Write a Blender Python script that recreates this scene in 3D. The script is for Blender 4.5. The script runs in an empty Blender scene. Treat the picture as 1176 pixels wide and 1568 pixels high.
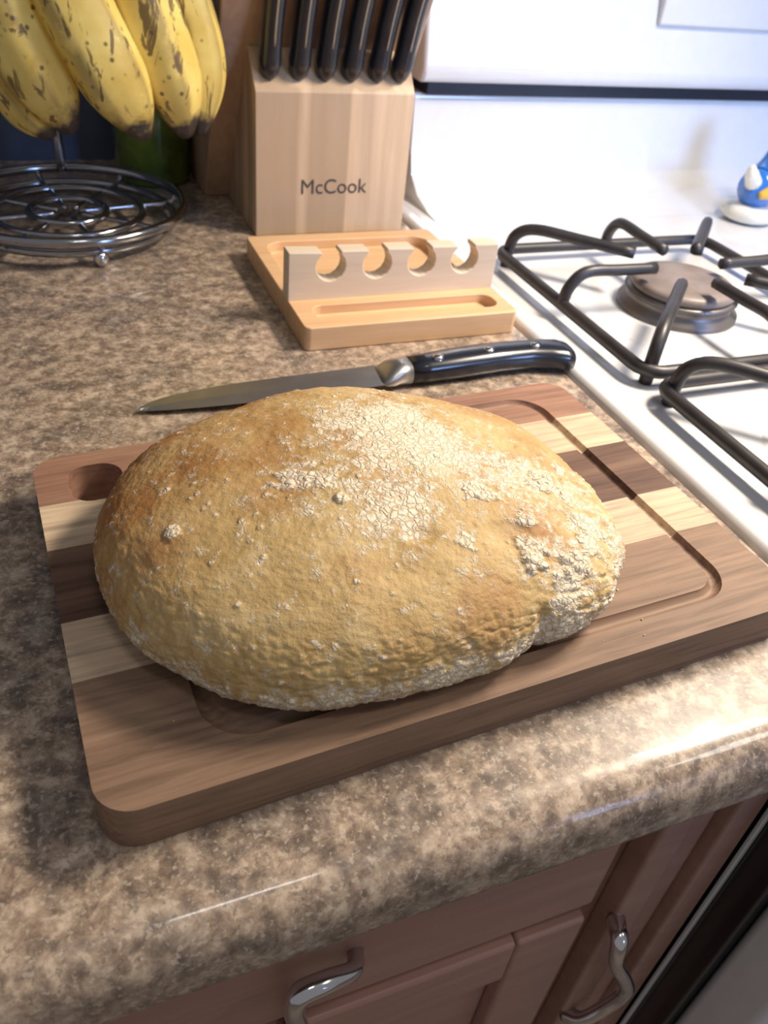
import bpy, bmesh, math, random
from mathutils import Vector, Matrix, noise
random.seed(4)
Z0=0.91
sc=bpy.context.scene
sc.view_settings.view_transform='Standard'
def V(p): return Vector((p[0]*.01,p[1]*.01,p[2]*.01+Z0))

# ------------------------------------------------------------------ materials
class M:
    def __init__(s,name):
        s.m=bpy.data.materials.new(name); s.m.use_nodes=True
        s.nt=s.m.node_tree; s.b=s.nt.nodes['Principled BSDF']
    def n(s,t,**k):
        x=s.nt.nodes.new(t)
        for a,v in k.items():
            if a in x.inputs.keys(): x.inputs[a].default_value=v
            else: setattr(x,a,v)
        return x
    def l(s,a,b): s.nt.links.new(a,b)
    def set(s,**k):
        for a,v in k.items():
            s.b.inputs[a.replace('_',' ')].default_value=v
    def coord(s,scale=(1,1,1),rot=(0,0,0)):
        tc=s.n('ShaderNodeTexCoord'); mp=s.n('ShaderNodeMapping')
        mp.inputs['Scale'].default_value=scale; mp.inputs['Rotation'].default_value=rot
        s.l(tc.outputs['Object'],mp.inputs['Vector']); return mp.outputs[0]
    def noise(s,vec,scale,detail=4,rough=.55,dist=0):
        x=s.n('ShaderNodeTexNoise'); x.inputs['Scale'].default_value=scale
        x.inputs['Detail'].default_value=detail; x.inputs['Roughness'].default_value=rough
        x.inputs['Distortion'].default_value=dist
        s.l(vec,x.inputs['Vector']); return x.outputs[0]
    def ramp(s,fac,stops,interp='LINEAR'):
        x=s.n('ShaderNodeValToRGB'); r=x.color_ramp; r.interpolation=interp
        while len(r.elements)>1: r.elements.remove(r.elements[-1])
        r.elements[0].position=stops[0][0]; c=stops[0][1]; r.elements[0].color=(*c,1) if len(c)==3 else c
        for p,c in stops[1:]:
            e=r.elements.new(p); e.color=(*c,1)
        s.l(fac,x.inputs[0]); return x.outputs[0]
    def mix(s,fac,a,b,mode='MIX'):
        x=s.n('ShaderNodeMix',data_type='RGBA',blend_type=mode)
        for i,v in ((0,fac),(6,a),(7,b)):
            if hasattr(v,'is_linked') or hasattr(v,'links'): s.l(v,x.inputs[i])
            else: x.inputs[i].default_value=(*v,1) if i else v
        return x.outputs[2]
    def math(s,op,a,b=0.0,clamp=False):
        x=s.n('ShaderNodeMath',operation=op); x.use_clamp=clamp
        for i,v in ((0,a),(1,b)):
            if hasattr(v,'links'): s.l(v,x.inputs[i])
            else: x.inputs[i].default_value=v
        return x.outputs[0]
    def bump(s,h,strength=.3,dist=.001):
        x=s.n('ShaderNodeBump'); x.inputs['Strength'].default_value=strength; x.inputs['Distance'].default_value=dist
        s.l(h,x.inputs['Height']); s.l(x.outputs[0],s.b.inputs['Normal'])
    def col(s,c): s.l(c,s.b.inputs['Base Color'])
g=lambda v:(v,v,v)

def simple(name,c,rough=.5,metal=0,coat=0,var=.08,scale=60,**k):
    m=M(name); v=m.coord()
    n=m.noise(v,scale,3)
    a=tuple(x*(1-var) for x in c); b=tuple(min(1,x*(1+var)) for x in c)
    m.col(m.ramp(n,[(.3,a),(.7,b)]))
    m.set(Roughness=rough,Metallic=metal,Coat_Weight=coat,**k)
    return m.m

# laminate countertop
m=M('laminate_stone'); v=m.coord()
n1=m.noise(v,120,10,.70,.25)
c1=m.ramp(n1,[(.32,(.13,.10,.08)),(.42,(.20,.155,.122)),(.47,(.27,.212,.165)),(.53,(.35,.28,.22)),(.58,(.44,.365,.29)),(.66,(.54,.46,.38))])
n2=m.noise(v,40,6,.68,.3)
c2=m.mix(m.ramp(n2,[(.40,g(0)),(.54,g(1))]),(.60,.58,.58),(1.08,1.01,.94))
c3=m.mix(.9,c1,c2,'MULTIPLY')
n3=m.noise(v,420,4,.6)
c4=m.mix(m.ramp(n3,[(.57,g(0)),(.62,g(.45))]),c3,(.58,.50,.41))
c5=m.mix(m.ramp(m.noise(v,260,5,.65),[(.37,g(.55)),(.42,g(0))]),c4,(.10,.078,.065))
m.col(c5); m.set(Roughness=.36,Coat_Weight=.4,Coat_Roughness=.07); m.bump(n3,.04,.0003)
MAT_COUNTER=m.m

m=M('acacia_strips'); v=m.coord()
sep=m.n('ShaderNodeSeparateXYZ'); m.l(v,sep.inputs[0])
yy=m.math('ADD',m.math('MULTIPLY',sep.outputs[1],1/.212),.5)
cs=m.ramp(yy,[(0,(.215,.135,.09)),(.14,(.23,.145,.097)),(.285,(.54,.41,.285)),(.435,(.11,.06,.043)),(.655,(.58,.445,.305)),(.81,(.27,.145,.097))],'CONSTANT')
vg=m.coord(scale=(5,80,80))
gr=m.noise(vg,3.5,6,.6,.6)
cg=m.ramp(gr,[(.28,g(.5)),(.5,g(.95)),(.72,g(1.3))])
c=m.mix(.85,cs,cg,'MULTIPLY')
vg2=m.coord(scale=(2.5,45,45)); g2=m.noise(vg2,1.6,3,.5,.8)
c=m.mix(m.ramp(g2,[(.45,g(0)),(.75,g(.35))]),c,(.42,.27,.17))
m.col(c); m.set(Roughness=.55); m.bump(gr,.12,.0004)
m.b.inputs['Specular IOR Level'].default_value=.3
MAT_BOARD=m.m

def wood(name,a,b,axis,scale=1,rough=.5,strips=0):
    m=M(name); s=[70,70,70]; s[axis]=5
    v=m.coord(scale=tuple(x*scale for x in s)); n=m.noise(v,1.6,5,.6,.5)
    c=m.ramp(n,[(.3,a),(.7,b)])
    if strips:
        v2=m.coord(scale=(strips,strips if axis!=1 else 1,.8)); n2=m.noise(v2,1,1,.3)
        c=m.mix(m.ramp(n2,[(.42,g(0)),(.5,g(.75))]),c,tuple(x*.64 for x in a))
    m.col(c); m.set(Roughness=rough); m.bump(n,.08,.0003); return m.m
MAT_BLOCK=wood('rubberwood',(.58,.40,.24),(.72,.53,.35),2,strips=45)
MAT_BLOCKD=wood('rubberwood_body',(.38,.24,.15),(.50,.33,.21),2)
MAT_TRAY=wood('oiled_bamboo',(.57,.34,.17),(.69,.45,.25),0)
MAT_RIDGE=wood('pale_rubberwood',(.56,.45,.33),(.66,.55,.42),0)
MAT_CAB=wood('stained_cabinet',(.31,.17,.13),(.39,.22,.17),0,.6,.4)
MAT_WHITE=simple('white_enamel',(.66,.66,.665),.18,coat=.4,var=.02)
MAT_WALL=simple('shade_toned_wall',(.06,.075,.12),.7)  # shadow behind the bananas is put into this dark navy base colour
MAT_FLOOR=simple('vinyl_floor',(.30,.24,.19),.5,var=.25,scale=14)
MAT_IRON=simple('cast_iron_enamel',(.028,.025,.027),.42,var=.3)
MAT_BLACK=simple('black_gloss',(.012,.012,.014),.2,coat=.2)
MAT_SLOT=simple('black_plastic',(.01,.011,.018),.4)
MAT_CHROME=simple('chrome',(.66,.66,.68),.14,1)
MAT_WIRE=simple('dark_chrome_wire',(.36,.36,.38),.14,1)
MAT_BLADE=simple('brushed_steel',(.48,.47,.46),.38,1)
MAT_CAP=simple('burner_cap',(.19,.155,.14),.45,var=.2)
MAT_BURN=simple('burner_aluminium',(.20,.18,.17),.42,.6)
MAT_HANDLE=simple('knife_handle_black',(.012,.014,.022),.25,coat=.3)
MAT_BLUE=simple('blue_glaze',(.03,.17,.55),.12,coat=.6)
MAT_YEL=simple('yellow_glaze',(.75,.48,.08),.2)
MAT_CREAM=simple('cream_glaze',(.75,.72,.62),.15,coat=.4)
MAT_INK=simple('dark_engraving',(.06,.05,.04),.7)
m=M('green_glass'); v=m.coord(); m.col(m.ramp(m.noise(v,40,3),[(.3,(.05,.085,.01)),(.7,(.14,.17,.02))]))
m.set(Roughness=.12,Coat_Weight=.5); MAT_GREEN=m.m
# banana
m=M('banana_skin'); v=m.coord()
n=m.noise(v,35,4); c=m.ramp(n,[(.3,(.70,.49,.10)),(.7,(.85,.68,.21))])
at=m.n('ShaderNodeAttribute',attribute_name='tt')
dk=m.math('ADD',at.outputs['Fac'],m.math('MULTIPLY',m.math('SUBTRACT',m.noise(v,60,3),.5),.12))
c=m.mix(m.ramp(dk,[(.0,g(1)),(.05,g(0)),(.92,g(0)),(.96,g(1))]),c,(.05,.04,.035))
vo=m.n('ShaderNodeTexVoronoi'); vo.inputs['Scale'].default_value=120; m.l(v,vo.inputs['Vector'])
sp=m.ramp(vo.outputs['Distance'],[(.14,g(.9)),(.26,g(0))])
msk=m.ramp(m.noise(v,30,2),[(.47,g(0)),(.55,g(1))])
c=m.mix(m.math('MULTIPLY',sp,msk),c,(.13,.07,.03))
st=m.noise(m.coord(scale=(1,1,.3)),60,5,.6,1.4)
c=m.mix(m.ramp(st,[(.57,g(0)),(.61,g(.85))]),c,(.12,.07,.035))
rg=m.n('ShaderNodeAttribute',attribute_name='ridge').outputs['Fac']
rs=m.math('MULTIPLY',rg,m.ramp(m.noise(v,26,4,.6),[(.42,g(0)),(.50,g(1))]))
c=m.mix(m.math('MULTIPLY',rs,.85),c,(.10,.06,.035))
m.col(c); m.set(Roughness=.45); MAT_BAN=m.m
# bread
m=M('bread_crust'); v=m.coord()
fl=m.n('ShaderNodeAttribute',attribute_name='flour').outputs['Fac']
br=m.n('ShaderNodeAttribute',attribute_name='brown').outputs['Fac']
n=m.noise(v,38,7,.65); c=m.ramp(n,[(.30,(.42,.265,.09)),(.5,(.52,.36,.15)),(.70,(.60,.45,.23))])
c=m.mix(m.math('MULTIPLY',br,m.ramp(m.noise(v,60,5),[(.3,g(.5)),(.6,g(1))])),c,(.33,.135,.032))
nf=m.noise(v,260,6,.7); nf2=m.noise(v,85,5,.65)
th=m.math('ADD',m.math('ADD',m.math('MULTIPLY',nf,.72),m.math('MULTIPLY',nf2,.58)),m.math('MULTIPLY',fl,.36))
fm=m.ramp(th,[(.765,g(0)),(.88,g(1))])
vd=m.n('ShaderNodeTexVoronoi',feature='DISTANCE_TO_EDGE'); vd.inputs['Scale'].default_value=330
dv=m.n('ShaderNodeVectorMath',operation='ADD'); m.l(v,dv.inputs[0])
nz=m.n('ShaderNodeTexNoise'); nz.inputs['Scale'].default_value=180; m.l(v,nz.inputs['Vector'])
sc_=m.n('ShaderNodeVectorMath',operation='SCALE'); m.l(nz.outputs['Color'],sc_.inputs[0]); sc_.inputs['Scale'].default_value=.006
m.l(sc_.outputs[0],dv.inputs[1]); m.l(dv.outputs[0],vd.inputs['Vector'])
ck=m.ramp(vd.outputs['Distance'],[(.02,g(0)),(.16,g(1))])
c=m.mix(m.math('MULTIPLY',m.math('MULTIPLY',fm,.74),m.ramp(vd.outputs['Distance'],[(.0,g(.35)),(.14,g(1))])),c,(.83,.77,.65))
c=m.mix(m.ramp(nf,[(.30,g(.4)),(.45,g(0))]),c,(.28,.14,.045))
m.col(c); m.set(Roughness=.62)
h=m.math('ADD',m.math('ADD',m.math('MULTIPLY',m.noise(v,340,6,.65),.5),m.math('MULTIPLY',nf2,.6)),m.math('MULTIPLY',ck,m.math('MULTIPLY',fm,.4)))
m.bump(h,.6,.0017)
MAT_BREAD=m.m

# ------------------------------------------------------------------ mesh helpers
def empty(name,loc):
    e=bpy.data.objects.new(name,None); e.empty_display_size=.03
    sc.collection.objects.link(e); e.location=V(loc); return e
def add(name,bm,mat,parent=None,smooth=True,bevel=0,seg=3,angle=35,sub=0):
    bmesh.ops.recalc_face_normals(bm,faces=bm.faces)
    me=bpy.data.meshes.new(name); bm.to_mesh(me); bm.free()
    ob=bpy.data.objects.new(name,me); sc.collection.objects.link(ob)
    me.materials.append(mat)
    for p in me.polygons: p.use_smooth=smooth
    if bevel:
        b=ob.modifiers.new('bevel','BEVEL'); b.width=bevel*.01; b.segments=seg; b.limit_method='ANGLE'; b.angle_limit=math.radians(angle)
        w=ob.modifiers.new('wn','WEIGHTED_NORMAL')
    if sub:
        s=ob.modifiers.new('sub','SUBSURF'); s.levels=sub; s.render_levels=sub
    if parent:
        ob.parent=parent; ob.matrix_parent_inverse=Matrix.Translation(-parent.location)
    return ob
def box(name,x0,x1,y0,y1,z0,z1,mat,parent=None,bevel=.15):
    bm=bmesh.new()
    vs=[bm.verts.new(V((x,y,z))) for x in(x0,x1) for y in(y0,y1) for z in(z0,z1)]
    for f in((0,1,3,2),(4,6,7,5),(0,4,5,1),(2,3,7,6),(0,2,6,4),(1,5,7,3)): bm.faces.new([vs[i] for i in f])
    return add(name,bm,mat,parent,smooth=bool(bevel),bevel=bevel)
def prism(name,pts,axis,a,b,mat,parent=None,bevel=0,smooth=None,angle=35):
    bm=bmesh.new()
    def mk(p,t):
        if axis=='x': return V((t,p[0],p[1]))
        if axis=='y': return V((p[0],t,p[1]))
        return V((p[0],p[1],t))
    A=[bm.verts.new(mk(p,a)) for p in pts]; B=[bm.verts.new(mk(p,b)) for p in pts]
    bm.faces.new(A); bm.faces.new(B[::-1]); n=len(pts)
    for i in range(n): bm.faces.new((A[i],B[i],B[(i+1)%n],A[(i+1)%n]))
    return add(name,bm,mat,parent,smooth=bool(bevel) if smooth is None else smooth,bevel=bevel,angle=angle)
def catmull(pts,k=8,closed=False):
    out=[];n=len(pts);P=[Vector(p) for p in pts]
    rng=n if closed else n-1
    for i in range(rng):
        p0=P[(i-1)%n] if closed or i>0 else P[0]*2-P[1]
        p1=P[i];p2=P[(i+1)%n]
        p3=P[(i+2)%n] if closed or i+2<n else P[-1]*2-P[-2]
        for j in range(k):
            t=j/k
            out.append(.5*((2*p1)+(-p0+p2)*t+(2*p0-5*p1+4*p2-p3)*t*t+(-p0+3*p1-3*p2+p3)*t**3))
    if not closed: out.append(P[-1])
    return out
def sweep_bm(bm,pts,rad,seg=12,closed=False,flat=1.0,up=(0,0,1),square=False):
    n=len(pts); R=rad if isinstance(rad,(list,tuple)) else [rad]*n
    rings=[];prev=None
    for i,p in enumerate(pts):
        if closed: t=pts[(i+1)%n]-pts[i-1]
        else: t=pts[min(i+1,n-1)]-pts[max(i-1,0)]
        t.normalize()
        if prev is None:
            u=Vector(up); 
            if abs(u.dot(t))>.95: u=Vector((1,0,0))
        else: u=prev
        u=(u-t*u.dot(t)).normalized(); prev=u; w=t.cross(u)
        ring=[]
        for k in range(seg):
            a=2*math.pi*k/seg; ca,sa=math.cos(a),math.sin(a)
            if square:
                q=(abs(ca)**4+abs(sa)**4)**-.25; ca*=q;sa*=q
            ring.append(bm.verts.new(V(p+u*ca*R[i]*flat+w*sa*R[i])))
        rings.append(ring)
    m_=n if closed else n-1
    for i in range(m_):
        a,b=rings[i],rings[(i+1)%n]
        for k in range(seg): bm.faces.new((a[k],a[(k+1)%seg],b[(k+1)%seg],b[k]))
    if not closed:
        bm.faces.new(rings[0]); bm.faces.new(rings[-1][::-1])
    return rings
def tube(name,pts,rad,mat,parent=None,k=6,closed=False,smoothpts=True,**kw):
    bm=bmesh.new()
    P=catmull(pts,k,closed) if smoothpts else [Vector(p) for p in pts]
    if isinstance(rad,(list,tuple)):
        n=len(P);rr=[]
        for i in range(n):
            f=i/(n-1)*(len(rad)-1);a=int(f);b=min(a+1,len(rad)-1);rr.append(rad[a]+(rad[b]-rad[a])*(f-a))
        rad=rr
    sweep_bm(bm,P,rad,closed=closed,**kw)
    return add(name,bm,mat,parent)
def lathe(name,prof,c,mat,parent=None,seg=48):
    bm=bmesh.new();rings=[]
    for r,z in prof:
        if r<=1e-4: rings.append([bm.verts.new(V((c[0],c[1],c[2]+z)))])
        else: rings.append([bm.verts.new(V((c[0]+r*math.cos(2*math.pi*k/seg),c[1]+r*math.sin(2*math.pi*k/seg),c[2]+z))) for k in range(seg)])
    for a,b in zip(rings,rings[1:]):
        for k in range(seg):
            q=[a[k%len(a)],a[(k+1)%len(a)],b[(k+1)%len(b)],b[k%len(b)]]
            q2=[]
            for x in q:
                if x not in q2:q2.append(x)
            if len(q2)>2: bm.faces.new(q2)
    return add(name,bm,mat,parent)
def rrect(x0,x1,y0,y1,r,k=8):
    o=[]
    for cx,cy,a in((x1-r,y0+r,-90),(x1-r,y1-r,0),(x0+r,y1-r,90),(x0+r,y0+r,180)):
        for i in range(k+1):
            t=math.radians(a+90*i/k); o.append((cx+r*math.cos(t),cy+r*math.sin(t)))
    return o
def boolean(ob,cutters):
    for c in cutters:
        md=ob.modifiers.new('cut','BOOLEAN'); md.operation='DIFFERENCE'; md.solver='EXACT'; md.object=c
    bpy.context.view_layer.update()
    me=bpy.data.meshes.new_from_object(ob.evaluated_get(bpy.context.evaluated_depsgraph_get()))
    ob.modifiers.clear(); ob.data=me
    for c in cutters: bpy.data.objects.remove(c)
def finish(ob,bevel=.12,ang=40,seg=3):
    for p in ob.data.polygons: p.use_smooth=True
    b=ob.modifiers.new('bevel','BEVEL'); b.width=bevel*.01; b.segments=seg; b.limit_method='ANGLE'; b.angle_limit=math.radians(ang)
    ob.modifiers.new('wn','WEIGHTED_NORMAL')

# ------------------------------------------------------------------ room
box('floor',-250,250,-200,96,-95,-91,MAT_FLOOR,bevel=0)
box('wall_back',-250,250,96,102,-91,150,MAT_WALL,bevel=0)

# ------------------------------------------------------------------ countertop + cabinet
E=empty('kitchen_counter',(0,50,0))
r=1.9; prof=[(96,0),(13.98,0)]
for i in range(31):
    a=math.radians(90+i*3); prof.append((12.0+r+r*math.cos(a),-r+r*math.sin(a)))
for i in range(13):
    a=math.radians(180+i*7.5); prof.append((12.0+1.6+1.6*math.cos(a),-2.7+1.6*math.sin(a)))
prof+=[(17,-4.3),(96,-4.3)]
prism('countertop_slab',prof,'x',-150,33.0,MAT_COUNTER,E,smooth=True)
ob=bpy.data.objects['countertop_slab']
es=ob.modifiers.new('es','EDGE_SPLIT'); es.split_angle=math.radians(40)
C=empty('base_cabinet',(0,50,-45))
box('carcass',-150,32.9,16.5,94,-91,-4.35,MAT_CAB,C,.1)
def panel_front(nm,x0,x1,z0,z1):
    box(nm,x0,x1,15.0,16.6,z0,z1,MAT_CAB,C,.35)
panel_front('drawer_front_1',-60,-11,-17,-6.4); panel_front('drawer_front_2',-9,22.6,-17,-6.4)
def door(nm,x0,x1,z0,z1,w=4.5):
    box(nm+'_stile_1',x0,x0+w,14.9,16.6,z0,z1,MAT_CAB,C,.3); box(nm+'_stile_2',x1-w,x1,14.9,16.6,z0,z1,MAT_CAB,C,.3)
    box(nm+'_rail_1',x0+w,x1-w,14.9,16.6,z1-w,z1,MAT_CAB,C,.3); box(nm+'_rail_2',x0+w,x1-w,14.9,16.6,z0,z0+w,MAT_CAB,C,.3)
    box(nm+'_panel',x0+w,x1-w,15.8,16.6,z0+w,z1-w,MAT_CAB,C,.3)
door('door_a',-60,-11,-84,-18.5); door('door_b',-9,22.6,-84,-18.5); door('door_c',25,32.4,-84,-6.4,2.2)
tube('pull_1',[(8.2,15.1,-12.2),(7.7,14.1,-11.6),(6.3,13.7,-10.8),(5.1,13.6,-10.8),(4.8,13.5,-12.0),(5.1,13.5,-14.4),(5.3,13.8,-17.4),(5.4,15.1,-18.4)],[.4,.42,.5,.52,.48,.46,.5,.6],MAT_CHROME,C,k=6)
tube('pull_2',[(25.2,15.0,-20.5),(24.6,13.8,-20.3),(24.8,13.4,-22.5),(26.4,13.3,-25.8),(27.5,13.4,-28.6),(27.3,13.6,-31.0),(26,14,-33.5),(25.4,15,-34.5)],[.6,.5,.46,.5,.55,.5,.5,.6],MAT_CHROME,C,k=6)

# ------------------------------------------------------------------ cutting board
yaw=math.radians(3.1)
W,D,T=31.8,21.2,2.2
def lb(pts,z0,z1,nm):
    bm=bmesh.new();A=[bm.verts.new((p[0]*.01,p[1]*.01,z0*.01)) for p in pts];B=[bm.verts.new((p[0]*.01,p[1]*.01,z1*.01)) for p in pts]
    bm.faces.new(A[::-1]);bm.faces.new(B);n=len(pts)
    for i in range(n): bm.faces.new((A[i],A[(i+1)%n],B[(i+1)%n],B[i]))
    bmesh.ops.recalc_face_normals(bm,faces=bm.faces)
    me=bpy.data.meshes.new(nm);bm.to_mesh(me);bm.free();o=bpy.data.objects.new(nm,me);sc.collection.objects.link(o);return o
bd=lb(rrect(-W/2,W/2,-D/2,D/2,1.4),0,T,'cutting_board'); bd.data.materials.append(MAT_BOARD)
gx0,gx1,gy0,gy1=-W/2+4.4,W/2-3.0,-D/2+1.9,D/2-1.6
path=[Vector((p[0],p[1],T+.12)) for p in rrect(gx0,gx1,gy0,gy1,1.6,8)]
bm=bmesh.new(); 
rings=[];n=len(path)
for i,p in enumerate(path):
    t=(path[(i+1)%n]-path[i-1]).normalized(); w=t.cross(Vector((0,0,1)))
    rings.append([bm.verts.new((p+w*.36*math.cos(2*math.pi*k/14)+Vector((0,0,.46*math.sin(2*math.pi*k/14))))*.01) for k in range(14)])
for i in range(n):
    a,b=rings[i],rings[(i+1)%n]
    for k in range(14): bm.faces.new((a[k],a[(k+1)%14],b[(k+1)%14],b[k]))
bmesh.ops.recalc_face_normals(bm,faces=bm.faces)
me=bpy.data.meshes.new('g');bm.to_mesh(me);bm.free();gc=bpy.data.objects.new('g',me);sc.collection.objects.link(gc)
hole=lb(rrect(-W/2+1.5,-W/2+4.1,D/2-4.2,D/2-1.2,1.0),-1,T+1,'h')
boolean(bd,[gc,hole]); finish(bd,.12,35)
bd.location=V((13.9,27.35,0)); bd.rotation_euler=(0,0,yaw)

# ------------------------------------------------------------------ bread
cx,cy=11.4,26.2
outl=[(-0.4,26),(0.2,29.5),(2.4,32.8),(8,35.3),(13.5,35.7),(18.6,34.1),(21.8,30.8),(22.9,27),(22.9,23.9),(22.1,21.5),(20.6,19.6),(18.6,18.3),(16.9,17.95),(15.9,18.2),(15.2,17.85),(13.6,17.3),(10.8,17.0),(7,17.3),(3.2,19.1),(.6,22.2)]
cl=catmull([(x,y,0) for x,y in outl],12,True)
pol=sorted([(math.atan2(p.y-cy,p.x-cx),math.hypot(p.x-cx,p.y-cy)) for p in cl])
def Rt(a):
    n=len(pol)
    for i in range(n):
        a0,r0=pol[i]; a1,r1=pol[(i+1)%n]
        if i==n-1: a1+=2*math.pi
        for aa in (a,a+2*math.pi):
            if a0<=aa<a1: return r0+(r1-r0)*(aa-a0)/(a1-a0)
    return pol[0][1]
def sm(a,b,x):
    t=max(0,min(1,(x-a)/(b-a))); return t*t*(3-2*t)
NT,NP=560,250
spots=[(7.6,25.2,.8,.07),(8.6,24.6,.4,.07),(15.0,23.1,.7,.09),(18.6,23.9,.75,.15),(19.6,23.2,.45,.13),(15.9,19.9,.7,.14),(17.8,19.3,.8,.20),(16.4,21.4,.5,.10),(19.9,21.3,.6,.13),(16.9,18.6,.6,.12),(14.3,27.8,.5,.06),(2.7,24.6,.35,.10),(9.0,23.4,.3,.12),(13.3,20.6,.4,.06),(12.0,29,.5,.05),(14,25.5,.4,.05),(20.6,25.6,.5,.10),(18.9,20.4,.5,.13)]
fz=[(12.8,28.0,2.9,.85),(11.0,22.6,1.8,.55),(18.2,24,2.4,.38),(8.3,25,1.4,.38),(14.5,25,2.6,.42),(17.5,19.3,1.5,.4),(20.8,21.5,1.6,.4)]
bm=bmesh.new(); la=bm.verts.layers.float.new('flour'); lbn=bm.verts.layers.float.new('brown')
rows=[]; base=T+.02
pmax=math.radians(118)
Rs=[Rt(-math.pi+2*math.pi*k/NT+1e-6) for k in range(NT)]
hw=30
def smooth_ring(L):
    n=len(L); out=[]
    for k in range(n):
        s=0;wt=0
        for d in range(-hw,hw+1):
            w_=1-abs(d)/(hw+1); s+=L[(k+d)%n]*w_; wt+=w_
        out.append(s/wt)
    return out
Rsm=smooth_ring(Rs)
for j in range(NP+1):
    ph=pmax*(j/NP)
    row=[]
    for k in range(NT if j else 1):
        a=-math.pi+2*math.pi*k/NT
        s=math.sin(ph); c=math.cos(ph)
        bl=sm(.93,1.0,s) if c>0 else 1
        R=Rsm[k]*(1-bl)+Rs[k]*bl
        x=cx+R*s*math.cos(a); y=cy+R*s*math.sin(a)
        hup=4.3*(1-.26*sm(12,24,x)); zc=base+1.4
        z=zc+hup*(abs(c)**.85) if c>0 else zc+3.0*c
        q=Vector((x,y,z)); p=q.copy()
        nrm=Vector((s*math.cos(a)/R*5,s*math.sin(a)/R*5,c/1.0)).normalized()
        n1=noise.fractal(q*.15,.9,2,2)*.22
        n2=noise.fractal(q*.8+Vector((5,3,1)),.8,2,4)*.05
        rim=sm(.86,1.0,s)
        right=sm(14.5,20,x)*sm(30,24,y)
        v=noise.voronoi(q*1.0+Vector((3,9,4)))[0]
        crk=(v[1]-v[0])
        n3=-(.06*rim+.05*right)*sm(.18,0,crk)
        qq=q+Vector((noise.noise(q*2),noise.noise(q*2+Vector((9,0,0))),0))*.3
        vv=noise.voronoi(qq*2.2)[0]; n4=(.015+.02*right+.03*rim)*(sm(0,.35,vv[1]-vv[0])-.6)
        n5=noise.fractal(q*.55+Vector((1,7,2)),.7,2,3)*.18*right
        dd=n1+n2+n3+n4+n5
        flour=.16+.38*rim*sm(5,3.2,z)+.08*right
        for X,Y,rr,am in fz:
            d=math.hypot(x-X,y-Y)/rr; flour+=am*math.exp(-d*d) 
        side=sm(.97,.85,s)
        for X,Y,rr,am in spots:
            if abs(x-X)<rr*2 and abs(y-Y)<rr*2 and c>-.2:
                d=math.hypot(x-X,y-Y)/rr+noise.noise(q*2.2)*.8+noise.noise(q*5)*.35
                e=sm(1.0,.7,d); dd+=am*e*(1+.9*noise.noise(q*4))*side; flour+=.65*e
        v3=noise.voronoi(q*1.5+Vector((20,1,3)))[0]
        fk=sm(.2,.13,v3[0])*sm(.0,.2,noise.noise(q*.35+Vector((4,4,4)))+.15)
        dd+=.05*fk; flour+=.45*fk
        for X,Y,rr,dp in ((11.6,21.1,.45,.14),(15.3,20.8,.8,.22),(18.6,21.6,.8,.18)):
            d=math.hypot((x-X)/1.5,y-Y)/rr
            if d<1.5: dd-=dp*sm(1.2,.3,d)*side
        p=p+nrm*dd
        if p.z<base: p.z=base
        w=bm.verts.new(V(p)); 
        brown=1.0*sm(9,2,x)*sm(22,29,y)+.35*sm(4.5,0,x)+.55*sm(30,35,y)*sm(17,6,x)+.8*math.exp(-((x-17.0)**2+(y-20.8)**2)/2.2)+.3*sm(3.2,2.4,p.z)+.4*math.exp(-((x-21)**2+(y-26.5)**2)/5)
        brown*=.85+.5*noise.noise(q*.4)
        brown+=.45*sm(.05,.45,noise.noise(q*.3+Vector((7,1,0))))
        w[la]=min(1.1,flour); w[lbn]=max(0,min(1,brown)); row.append(w)
    rows.append(row)
for j in range(NP):
    A,B=rows[j],rows[j+1]
    for k in range(NT):
        k2=(k+1)%NT
        if j==0: bm.faces.new((A[0],B[k],B[k2]))
        else: bm.faces.new((A[k],B[k],B[k2],A[k2]))
bm.faces.new(rows[-1][::-1])
add('bread_loaf',bm,MAT_BREAD)
bm=bmesh.new()
for i in range(34):
    a=random.uniform(0,6.28); rr=Rt((a+math.pi)%(2*math.pi)-math.pi)+random.uniform(.2,2.2)
    x,y=cx+rr*math.cos(a),cy+rr*math.sin(a)
    if y>33 or y<17.6 or x<0 or x>28: continue
    s_=random.uniform(.02,.06)
    ret=bmesh.ops.create_icosphere(bm,subdivisions=1,radius=s_*.01)
    for v_ in ret['verts']: v_.co=v_.co*random.uniform(.7,1.2)+V((x,y,T+s_*.6))
add('bread_crumbs',bm,simple('crumb',(.7,.58,.38),.8),smooth=False)

# ------------------------------------------------------------------ carving knife
K=empty('carving_knife',(19.7,43.7,0.5))
up=[(3.4,43.9),(4.4,44.55),(6,45.0),(9,45.35),(13,45.45),(19.3,45.5)]
lo=[(19.3,43.0),(14,42.9),(9,43.1),(6,43.35),(4.3,43.6)]
bm=bmesh.new()
U=catmull([(*p,0) for p in up],6); Lw=catmull([(*p,0) for p in lo[::-1]],6)
N=30
def samp(L,x):
    for a,b in zip(L,L[1:]):
        if a.x<=x<=b.x and b.x>a.x: return a.y+(b.y-a.y)*(x-a.x)/(b.x-a.x)
    return L[0].y if x<L[0].x else L[-1].y
rows=[]
for i in range(N+1):
    x=3.4+(19.3-3.4)*(i/N)**1.3
    yu=samp(U,x); yl=samp(Lw,x) if x>4.3 else 43.9-(x-3.4)/.9*.3
    zz=.25+.45*i/N
    rows.append([bm.verts.new(V((x,yl,zz))),bm.verts.new(V((x,yl+(yu-yl)*.45,zz+.09))),bm.verts.new(V((x,yu,zz+.11))),bm.verts.new(V((x,yu,zz-.11))),bm.verts.new(V((x,yl+(yu-yl)*.45,zz-.09)))])
for a,b in zip(rows,rows[1:]):
    for k in range(5): bm.faces.new((a[k],b[k],b[(k+1)%5],a[(k+1)%5]))
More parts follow.
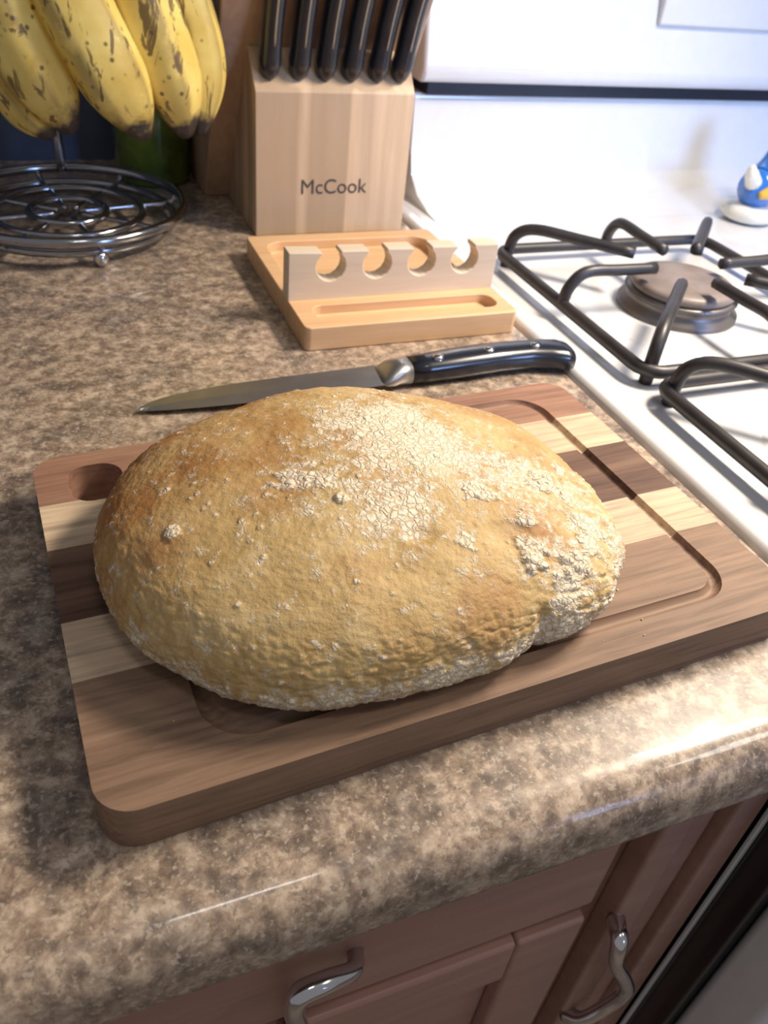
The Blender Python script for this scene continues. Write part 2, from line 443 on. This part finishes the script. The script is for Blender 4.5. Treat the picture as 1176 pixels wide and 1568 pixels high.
bm.faces.new(rows[0]);bm.faces.new(rows[-1][::-1])
add('blade',bm,MAT_BLADE,K,smooth=False)
def loft(nm,secs,mat):
    bm=bmesh.new();rs=[]
    for x,y,z,hy,hz in secs:
        r_=[]
        for k in range(20):
            a=2*math.pi*k/20;ca,sa=math.cos(a),math.sin(a);q=(abs(ca)**3+abs(sa)**3)**(-1/3)
            r_.append(bm.verts.new(V((x,y+hy*ca*q,z+hz*sa*q))))
        rs.append(r_)
    for a,b in zip(rs,rs[1:]):
        for k in range(20): bm.faces.new((a[k],a[(k+1)%20],b[(k+1)%20],b[k]))
    bm.faces.new(rs[0]);bm.faces.new(rs[-1][::-1]); return add(nm,bm,mat,K)
loft('bolster',[(19.0,44.25,.62,1.1,.14),(19.4,44.2,.7,1.25,.3),(19.9,44.2,.85,1.2,.62),(20.4,44.2,.9,.98,.72),(21.2,44.2,.92,.98,.76)],MAT_BLADE)
loft('handle',[(21.2,44.2,.92,.98,.78),(22.5,44.25,.95,1.08,.82),(25,44.4,1,1.18,.88),(28,44.6,1,1.15,.88),(30.5,44.6,.98,1.12,.86),(31.8,44.4,.98,1.28,.86),(32.9,44.15,.97,1.42,.84),(33.5,44,.95,1.25,.78),(33.75,43.95,.95,.8,.5)],MAT_HANDLE)
for i,(x,y) in enumerate(((23.2,44.0),(27.2,44.3),(30.9,44.3))):
    lathe('rivet_%d'%(i+1),[(0,.22),(.36,.18),(.42,-.2)],(x,y,1.76),MAT_CHROME,K,16)

# ------------------------------------------------------------------ knife block
B=empty('knife_block',(24.7,78,0))
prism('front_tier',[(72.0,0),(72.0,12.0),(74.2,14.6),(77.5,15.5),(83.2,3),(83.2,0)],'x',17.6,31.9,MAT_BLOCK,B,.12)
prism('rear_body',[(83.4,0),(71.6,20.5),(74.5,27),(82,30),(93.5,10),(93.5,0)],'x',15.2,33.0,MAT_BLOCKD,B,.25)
for i,x0 in enumerate([19.0,21.5,23.8,26.1,28.5,30.6]):
    lean=Vector((.02+.01*i,-.33,1)).normalized()
    p0=Vector((x0,73.0,13.3))
    pts=[p0+lean*t+Vector((0,b,0)) for t,b in((-.5,.35),(.1,.05),(.9,-.1),(2.2,0),(4.5,.2),(7,.15),(9,-.05),(10.6,-.4),(11.3,-.55))]
    tube('steak_knife_handle_%d'%(i+1),pts,[.35,.78,.92,.86,.86,.86,.84,.86,.4],MAT_HANDLE,B,k=5,seg=16,flat=1.15,up=(0,1,0))
    tube('steak_knife_tang_%d'%(i+1),[p+Vector((0,-1.0,0)) for p in pts[3:8]],.09,MAT_BLADE,B,k=3,seg=8)
tx=bpy.data.curves.new('lettering','FONT'); tx.body='McCook'; tx.size=.018; tx.extrude=.0001; tx.align_x='CENTER'
to=bpy.data.objects.new('lettering',tx); sc.collection.objects.link(to); to.data.materials.append(MAT_INK)
to.location=V((24.8,71.97,3.7)); to.rotation_euler=(math.pi/2,0,0)
to.parent=B; to.matrix_parent_inverse=Matrix.Translation(-B.location)

# ------------------------------------------------------------------ wooden rest
R_=empty('wooden_knife_rest',(24,59,0))
tr=prism('tray_base',rrect(15.6,32.5,49.7,67.4,.5,4),'z',0,1.8,MAT_TRAY,None)
cut1=prism('c1',rrect(17.0,31.5,50.9,53.2,.9,6),'z',1.0,3,MAT_TRAY,None)
cut2=prism('c2',rrect(16.8,31.3,56.5,65.9,1.6,6),'z',.9,3,MAT_TRAY,None)
boolean(tr,[cut1,cut2]); finish(tr,.12,35)
tr.parent=R_; tr.matrix_parent_inverse=Matrix.Translation(-R_.location)
pts=[(15.6,1.75),(32.4,1.75),(32.4,5.3)]
for c0_ in [29.6,26.0,22.4,18.8]:
    pts.append((c0_+.75,5.35))
    for i in range(13):
        a=math.radians(50-i*(280/12)); pts.append((c0_+1.12*math.cos(a),4.25+1.12*math.sin(a)))
    pts.append((c0_-.72,5.3))
pts.append((15.6,5.4))
rd=prism('notched_ridge',pts,'y',54.2,55.6,MAT_RIDGE,R_,bevel=0,smooth=False)
b=rd.modifiers.new('bevel','BEVEL'); b.width=.0008; b.segments=2; b.limit_method='ANGLE'; b.angle_limit=math.radians(40)

# ------------------------------------------------------------------ banana stand
S=empty('banana_stand',(2.4,75.5,1))
c0=(2.0,75.8)
def ring(nm,r,z,w):
    tube(nm,[(c0[0]+r*math.cos(2*math.pi*k/48),c0[1]+r*math.sin(2*math.pi*k/48),z) for k in range(48)],w,MAT_WIRE,S,closed=True,smoothpts=False,seg=10)
ring('outer_ring',9.8,2.3,.42); ring('lower_ring',8.9,1.2,.36); ring('mid_ring',6.2,1.5,.34); ring('inner_ring',3.2,1.5,.34)
for k in range(8):
    a=2*math.pi*k/8+.2; ca,sa=math.cos(a),math.sin(a)
    tube('spoke_%d'%(k+1),[(c0[0]+r*ca,c0[1]+r*sa,z) for r,z in((1,1.4),(3.2,1.4),(6.2,1.4),(8.9,1.4),(9.8,2.2))],.24,MAT_WIRE,S,k=4,seg=8)
for k in range(4):
    a=2*math.pi*k/4-1.38; lathe('foot_%d'%(k+1),[(0,-.7),(.4,-.55),(.65,0),(.4,.55),(0,.7)],(c0[0]+9.1*math.cos(a),c0[1]+9.1*math.sin(a),.7),MAT_CHROME,S,16)
tube('post',[(2.2,85,2.2),(2.2,85,8),(2.3,85.3,20),(2.6,85,30),(3.6,80,36),(4.6,75,36.5),(5.2,72.5,34.5),(5.3,72.2,33)],.45,MAT_WIRE,S,k=6)
Bn=empty('banana_bunch',(6,72,18))
def banana(nm,pts,r=2.0):
    P=catmull(pts,10); n=len(P)
    bm=bmesh.new(); lay=bm.verts.layers.float.new('tt'); lr=bm.verts.layers.float.new('ridge')
    rr=[]
    for i in range(n):
        t=i/(n-1)
        e=r*min(1,(.28+1.6*max(0,t-.12)) if t>.12 else .28)
        if t>.80: e*=1-.78*((t-.80)/.20)**2.0
        rr.append(max(.3,e))
    rings=sweep_bm(bm,P,rr,seg=30)
    for i,rg in enumerate(rings):
        cc=V(P[i])
        for k,v_ in enumerate(rg):
            a=2*math.pi*k/30; co=math.cos(5*a+.6)
            v_.co=cc+(v_.co-cc)*(1+.05*co); v_[lay]=i/(n-1); v_[lr]=max(0,(co-.75)*4)
    return add(nm,bm,MAT_BAN,Bn)
st=(5.6,72.5,31)
banana('banana_1',[st,(0,73.5,27),(-2.9,74,19.5),(-2.2,73.6,14.6),(-.2,73.2,10.9),(1.6,73,8.2)],1.85)
banana('banana_2',[st,(2.2,72,27),(-.8,71.6,21.5),(-.3,71.4,17.6),(1.0,71.4,13.7),(3.0,71.5,9.0)],2.5)
banana('banana_3',[st,(4,71,27),(2.8,70.2,21.7),(4.2,70,17.9),(6.2,70,13.7),(8.4,70.4,8.9)],2.7)
banana('banana_4',[st,(7.4,72,27),(8.2,71.2,22),(9.1,71,18.1),(10.6,71,13.7),(11.8,71.4,8.7)],2.3)
banana('banana_5',[st,(9.5,73,27),(11.4,73,21.5),(12.9,72.6,17.6),(13.75,72.4,13.6),(13.1,72.2,8.6)],1.6)
lathe('stem_crown',[(0,1.6),(1.1,1.5),(1.4,.4),(1.2,-.8),(.5,-1.5),(0,-1.6)],(5.6,72.5,31.6),simple('stem',(.18,.12,.04),.7),Bn,20)

lathe('olive_oil_bottle',[(0,0),(3.4,0),(3.7,.5),(3.7,12),(3.2,14.5),(1.4,17),(1.3,21),(1.6,21.2),(1.6,23),(0,23)],(11.2,89.5,0),MAT_GREEN)

# ------------------------------------------------------------------ stove
G=empty('gas_stove',(70,48,-20))
X0,X1=33.3,109
box('body',X0+.1,X1-.3,12.6,94,-91,-1.2,MAT_BLACK,G,.2)
prism('cooktop',[(X0,-1.4),(X0,.05),(X0+.35,.45),(X0+1.2,.5),(X0+2.2,.15),(X1-2.2,.15),(X1-1.2,.5),(X1-.35,.45),(X1,.05),(X1,-1.4)],'y',9.5,84,MAT_WHITE,G,.2,angle=20)
prism('backsplash_cove',[(93,-1),(93,10.1),(82,10.1),(81.8,9.6),(81.4,5),(80.6,2.6),(78.6,1.1),(75.5,.35),(73,.16),(73,-1)],'x',36.2,X1,MAT_WHITE,G,.12,angle=20)
box('vent_slot',37.2,X1-1,81.2,92,10.05,11.3,MAT_SLOT,G,.1)
prism('control_panel',[(93,11.2),(80.8,11.2),(80.0,11.6),(79.7,12.6),(80.6,18),(82.2,26),(83.4,28),(86,29),(93,29)],'x',36.0,X1,MAT_WHITE,G,.5,angle=25)
box('control_overlay',62,96,79.95,81.5,17.2,24,MAT_WHITE,G,.3)
box('oven_door',X0+.7,X1-.7,8.4,12.6,-70,-8,MAT_WHITE,G,.8)
box('oven_window',X0+14,X1-14,8.1,9,-50,-22,MAT_BLACK,G,.4)
box('side_trim',X0-.35,X0+.05,14.75,15.05,-88,-4.6,MAT_WHITE,G,.08)
box('knob_panel',X0+.5,X1-.5,9.2,12.3,-7.6,-1.3,MAT_WHITE,G,.5)
box('storage_drawer',X0+.7,X1-.7,8.6,12.6,-88,-71,MAT_WHITE,G,.6)
tube('oven_handle',[(X0+8,8.4,-11),(X0+8,5.5,-11),(X0+14,4.6,-11),(X1-14,4.6,-11),(X1-8,5.5,-11),(X1-8,8.4,-11)],1.0,MAT_WHITE,G,k=6)
def burner(i,x,y):
    lathe('burner_well_%d'%i,[(0,.16),(7.5,.16),(8.6,.22),(9,.2),(9.1,.1)],(x,y,0),MAT_WHITE,G)
    lathe('burner_head_%d'%i,[(5.0,.15),(5.0,.6),(4.4,.9),(4.4,1.5),(4.7,1.7),(4.2,1.9),(0,1.9)],(x,y,0),MAT_BURN,G)
    lathe('burner_cap_%d'%i,[(4.1,1.85),(4.35,2.1),(4.35,2.45),(4.0,2.7),(2,2.8),(0,2.82)],(x,y,0),MAT_CAP,G)
def grate(i,x,y,h=11.6):
    zf=1.35; zt=3.9
    bm=bmesh.new()
    sweep_bm(bm,[Vector((p[0],p[1],zf)) for p in rrect(x-h,x+h,y-h,y+h,1.6,5)],.5,seg=8,closed=True)
    for dx,dy in((-1,-1),(1,-1),(1,1),(-1,1)):
        q=.93*h
        sweep_bm(bm,catmull([(x+dx*q,y+dy*q,.2),(x+dx*q,y+dy*q,1.6),(x+dx*q*.97,y+dy*q*.97,3.1),(x+dx*q*.86,y+dy*q*.86,zt),(x+dx*q*.6,y+dy*q*.6,zt),(x+dx*3.2,y+dy*3.2,zt-.05)],5),.5,seg=8)
    for dx,dy in((-1,0),(1,0),(0,-1),(0,1)):
        sweep_bm(bm,catmull([(x+dx*h,y+dy*h,1.3),(x+dx*h*.97,y+dy*h*.97,2.8),(x+dx*h*.86,y+dy*h*.86,zt),(x+dx*h*.6,y+dy*h*.6,zt),(x+dx*3.4,y+dy*3.4,zt-.05)],5),.48,seg=8)
    add('grate_%d'%i,bm,MAT_IRON,G)
for i,(x,y) in enumerate(((48.9,51.2),(48.7,26.6),(93,51.2),(93,26.6))):
    burner(i+1,x,y); grate(i+1,x,y)

# ------------------------------------------------------------------ ceramic bird
F=empty('ceramic_bird_figurine',(74.5,70,0))
lathe('base',[(0,0.25),(2.2,.25),(2.9,.6),(3.1,1.2),(2.7,1.9),(0,2.2)],(73.2,70.6,0),MAT_CREAM,F,32)
tube('body',[(71.2,69.7,3.9),(72.2,70,3.7),(73.8,70.6,3.9),(75.0,71,5.4),(75.6,71.3,7.4),(75.8,71.4,8.8)],[.5,1.9,2.3,1.8,1.3,1.2],MAT_BLUE,F,seg=20)
lathe('head',[(0,-1.3),(.9,-.9),(1.3,0),(.9,.95),(0,1.3)],(75.8,71.3,9.4),MAT_BLUE,F,24)
tube('beak',[(75.2,70.6,9.3),(74.2,69.9,9.1),(73.6,69.4,8.8)],[.55,.35,.08],MAT_YEL,F,seg=12)
tube('wing',[(71.9,68.6,3.4),(73.4,68.3,4),(75.0,68.9,4.6)],[.4,.9,.35],MAT_YEL,F,seg=12)
tube('tail',[(71.7,69.8,4.4),(70.4,69.2,5.6),(70.0,69,6.4)],[.9,.7,.3],MAT_CREAM,F,seg=12)

# ------------------------------------------------------------------ lights
def area(nm,loc,tgt,sx,sy,e,c,spread=180):
    l=bpy.data.lights.new(nm,'AREA'); l.shape='RECTANGLE'; l.size=sx*.01; l.size_y=sy*.01; l.energy=e; l.color=c
    l.spread=math.radians(spread)
    o=bpy.data.objects.new(nm,l); sc.collection.objects.link(o); o.location=V(loc)
    o.rotation_euler=(V(tgt)-V(loc)).to_track_quat('-Z','Y').to_euler(); return o
area('range_hood_light',(72,34,66),(38,32,0),26,12,6.0,(1,.86,.70),115)
area('ceiling_light_1',(17,-30,150),(15,40,0),30,10,2.4,(1,.97,.94))
area('ceiling_light_2',(150,-45,150),(20,40,0),40,24,6.5,(1,.93,.86))
area('panel_blue_fill',(120,-120,60),(72,82,8),60,60,2.6,(.30,.50,1),40)  # added blue fill aimed at the stove's back panel, no window behind it
w=bpy.data.worlds.new('world'); sc.world=w; w.use_nodes=True
w.node_tree.nodes['Background'].inputs[0].default_value=(.74,.72,.74,1); w.node_tree.nodes['Background'].inputs[1].default_value=.33

# ------------------------------------------------------------------ camera
pi_,ro,ya=math.radians(38.04),math.radians(6.66),math.radians(25.01)
fw=Vector((math.sin(ya)*math.cos(pi_),math.cos(ya)*math.cos(pi_),-math.sin(pi_)))
rr=fw.cross(Vector((0,0,1))).normalized(); uu=rr.cross(fw)
r2=rr*math.cos(ro)+uu*math.sin(ro); u2=-rr*math.sin(ro)+uu*math.cos(ro)
cd=bpy.data.cameras.new('camera'); cam=bpy.data.objects.new('camera',cd); sc.collection.objects.link(cam)
cd.sensor_fit='VERTICAL'; cd.sensor_height=36; cd.sensor_width=27; cd.lens=28.56; cd.clip_start=.01
mt=Matrix((( r2.x,u2.x,-fw.x,0),(r2.y,u2.y,-fw.y,0),(r2.z,u2.z,-fw.z,Z0+.27),(0,0,0,1)))
cam.matrix_world=mt
cd.dof.use_dof=True; cd.dof.focus_distance=.36; cd.dof.aperture_fstop=14
sc.camera=cam
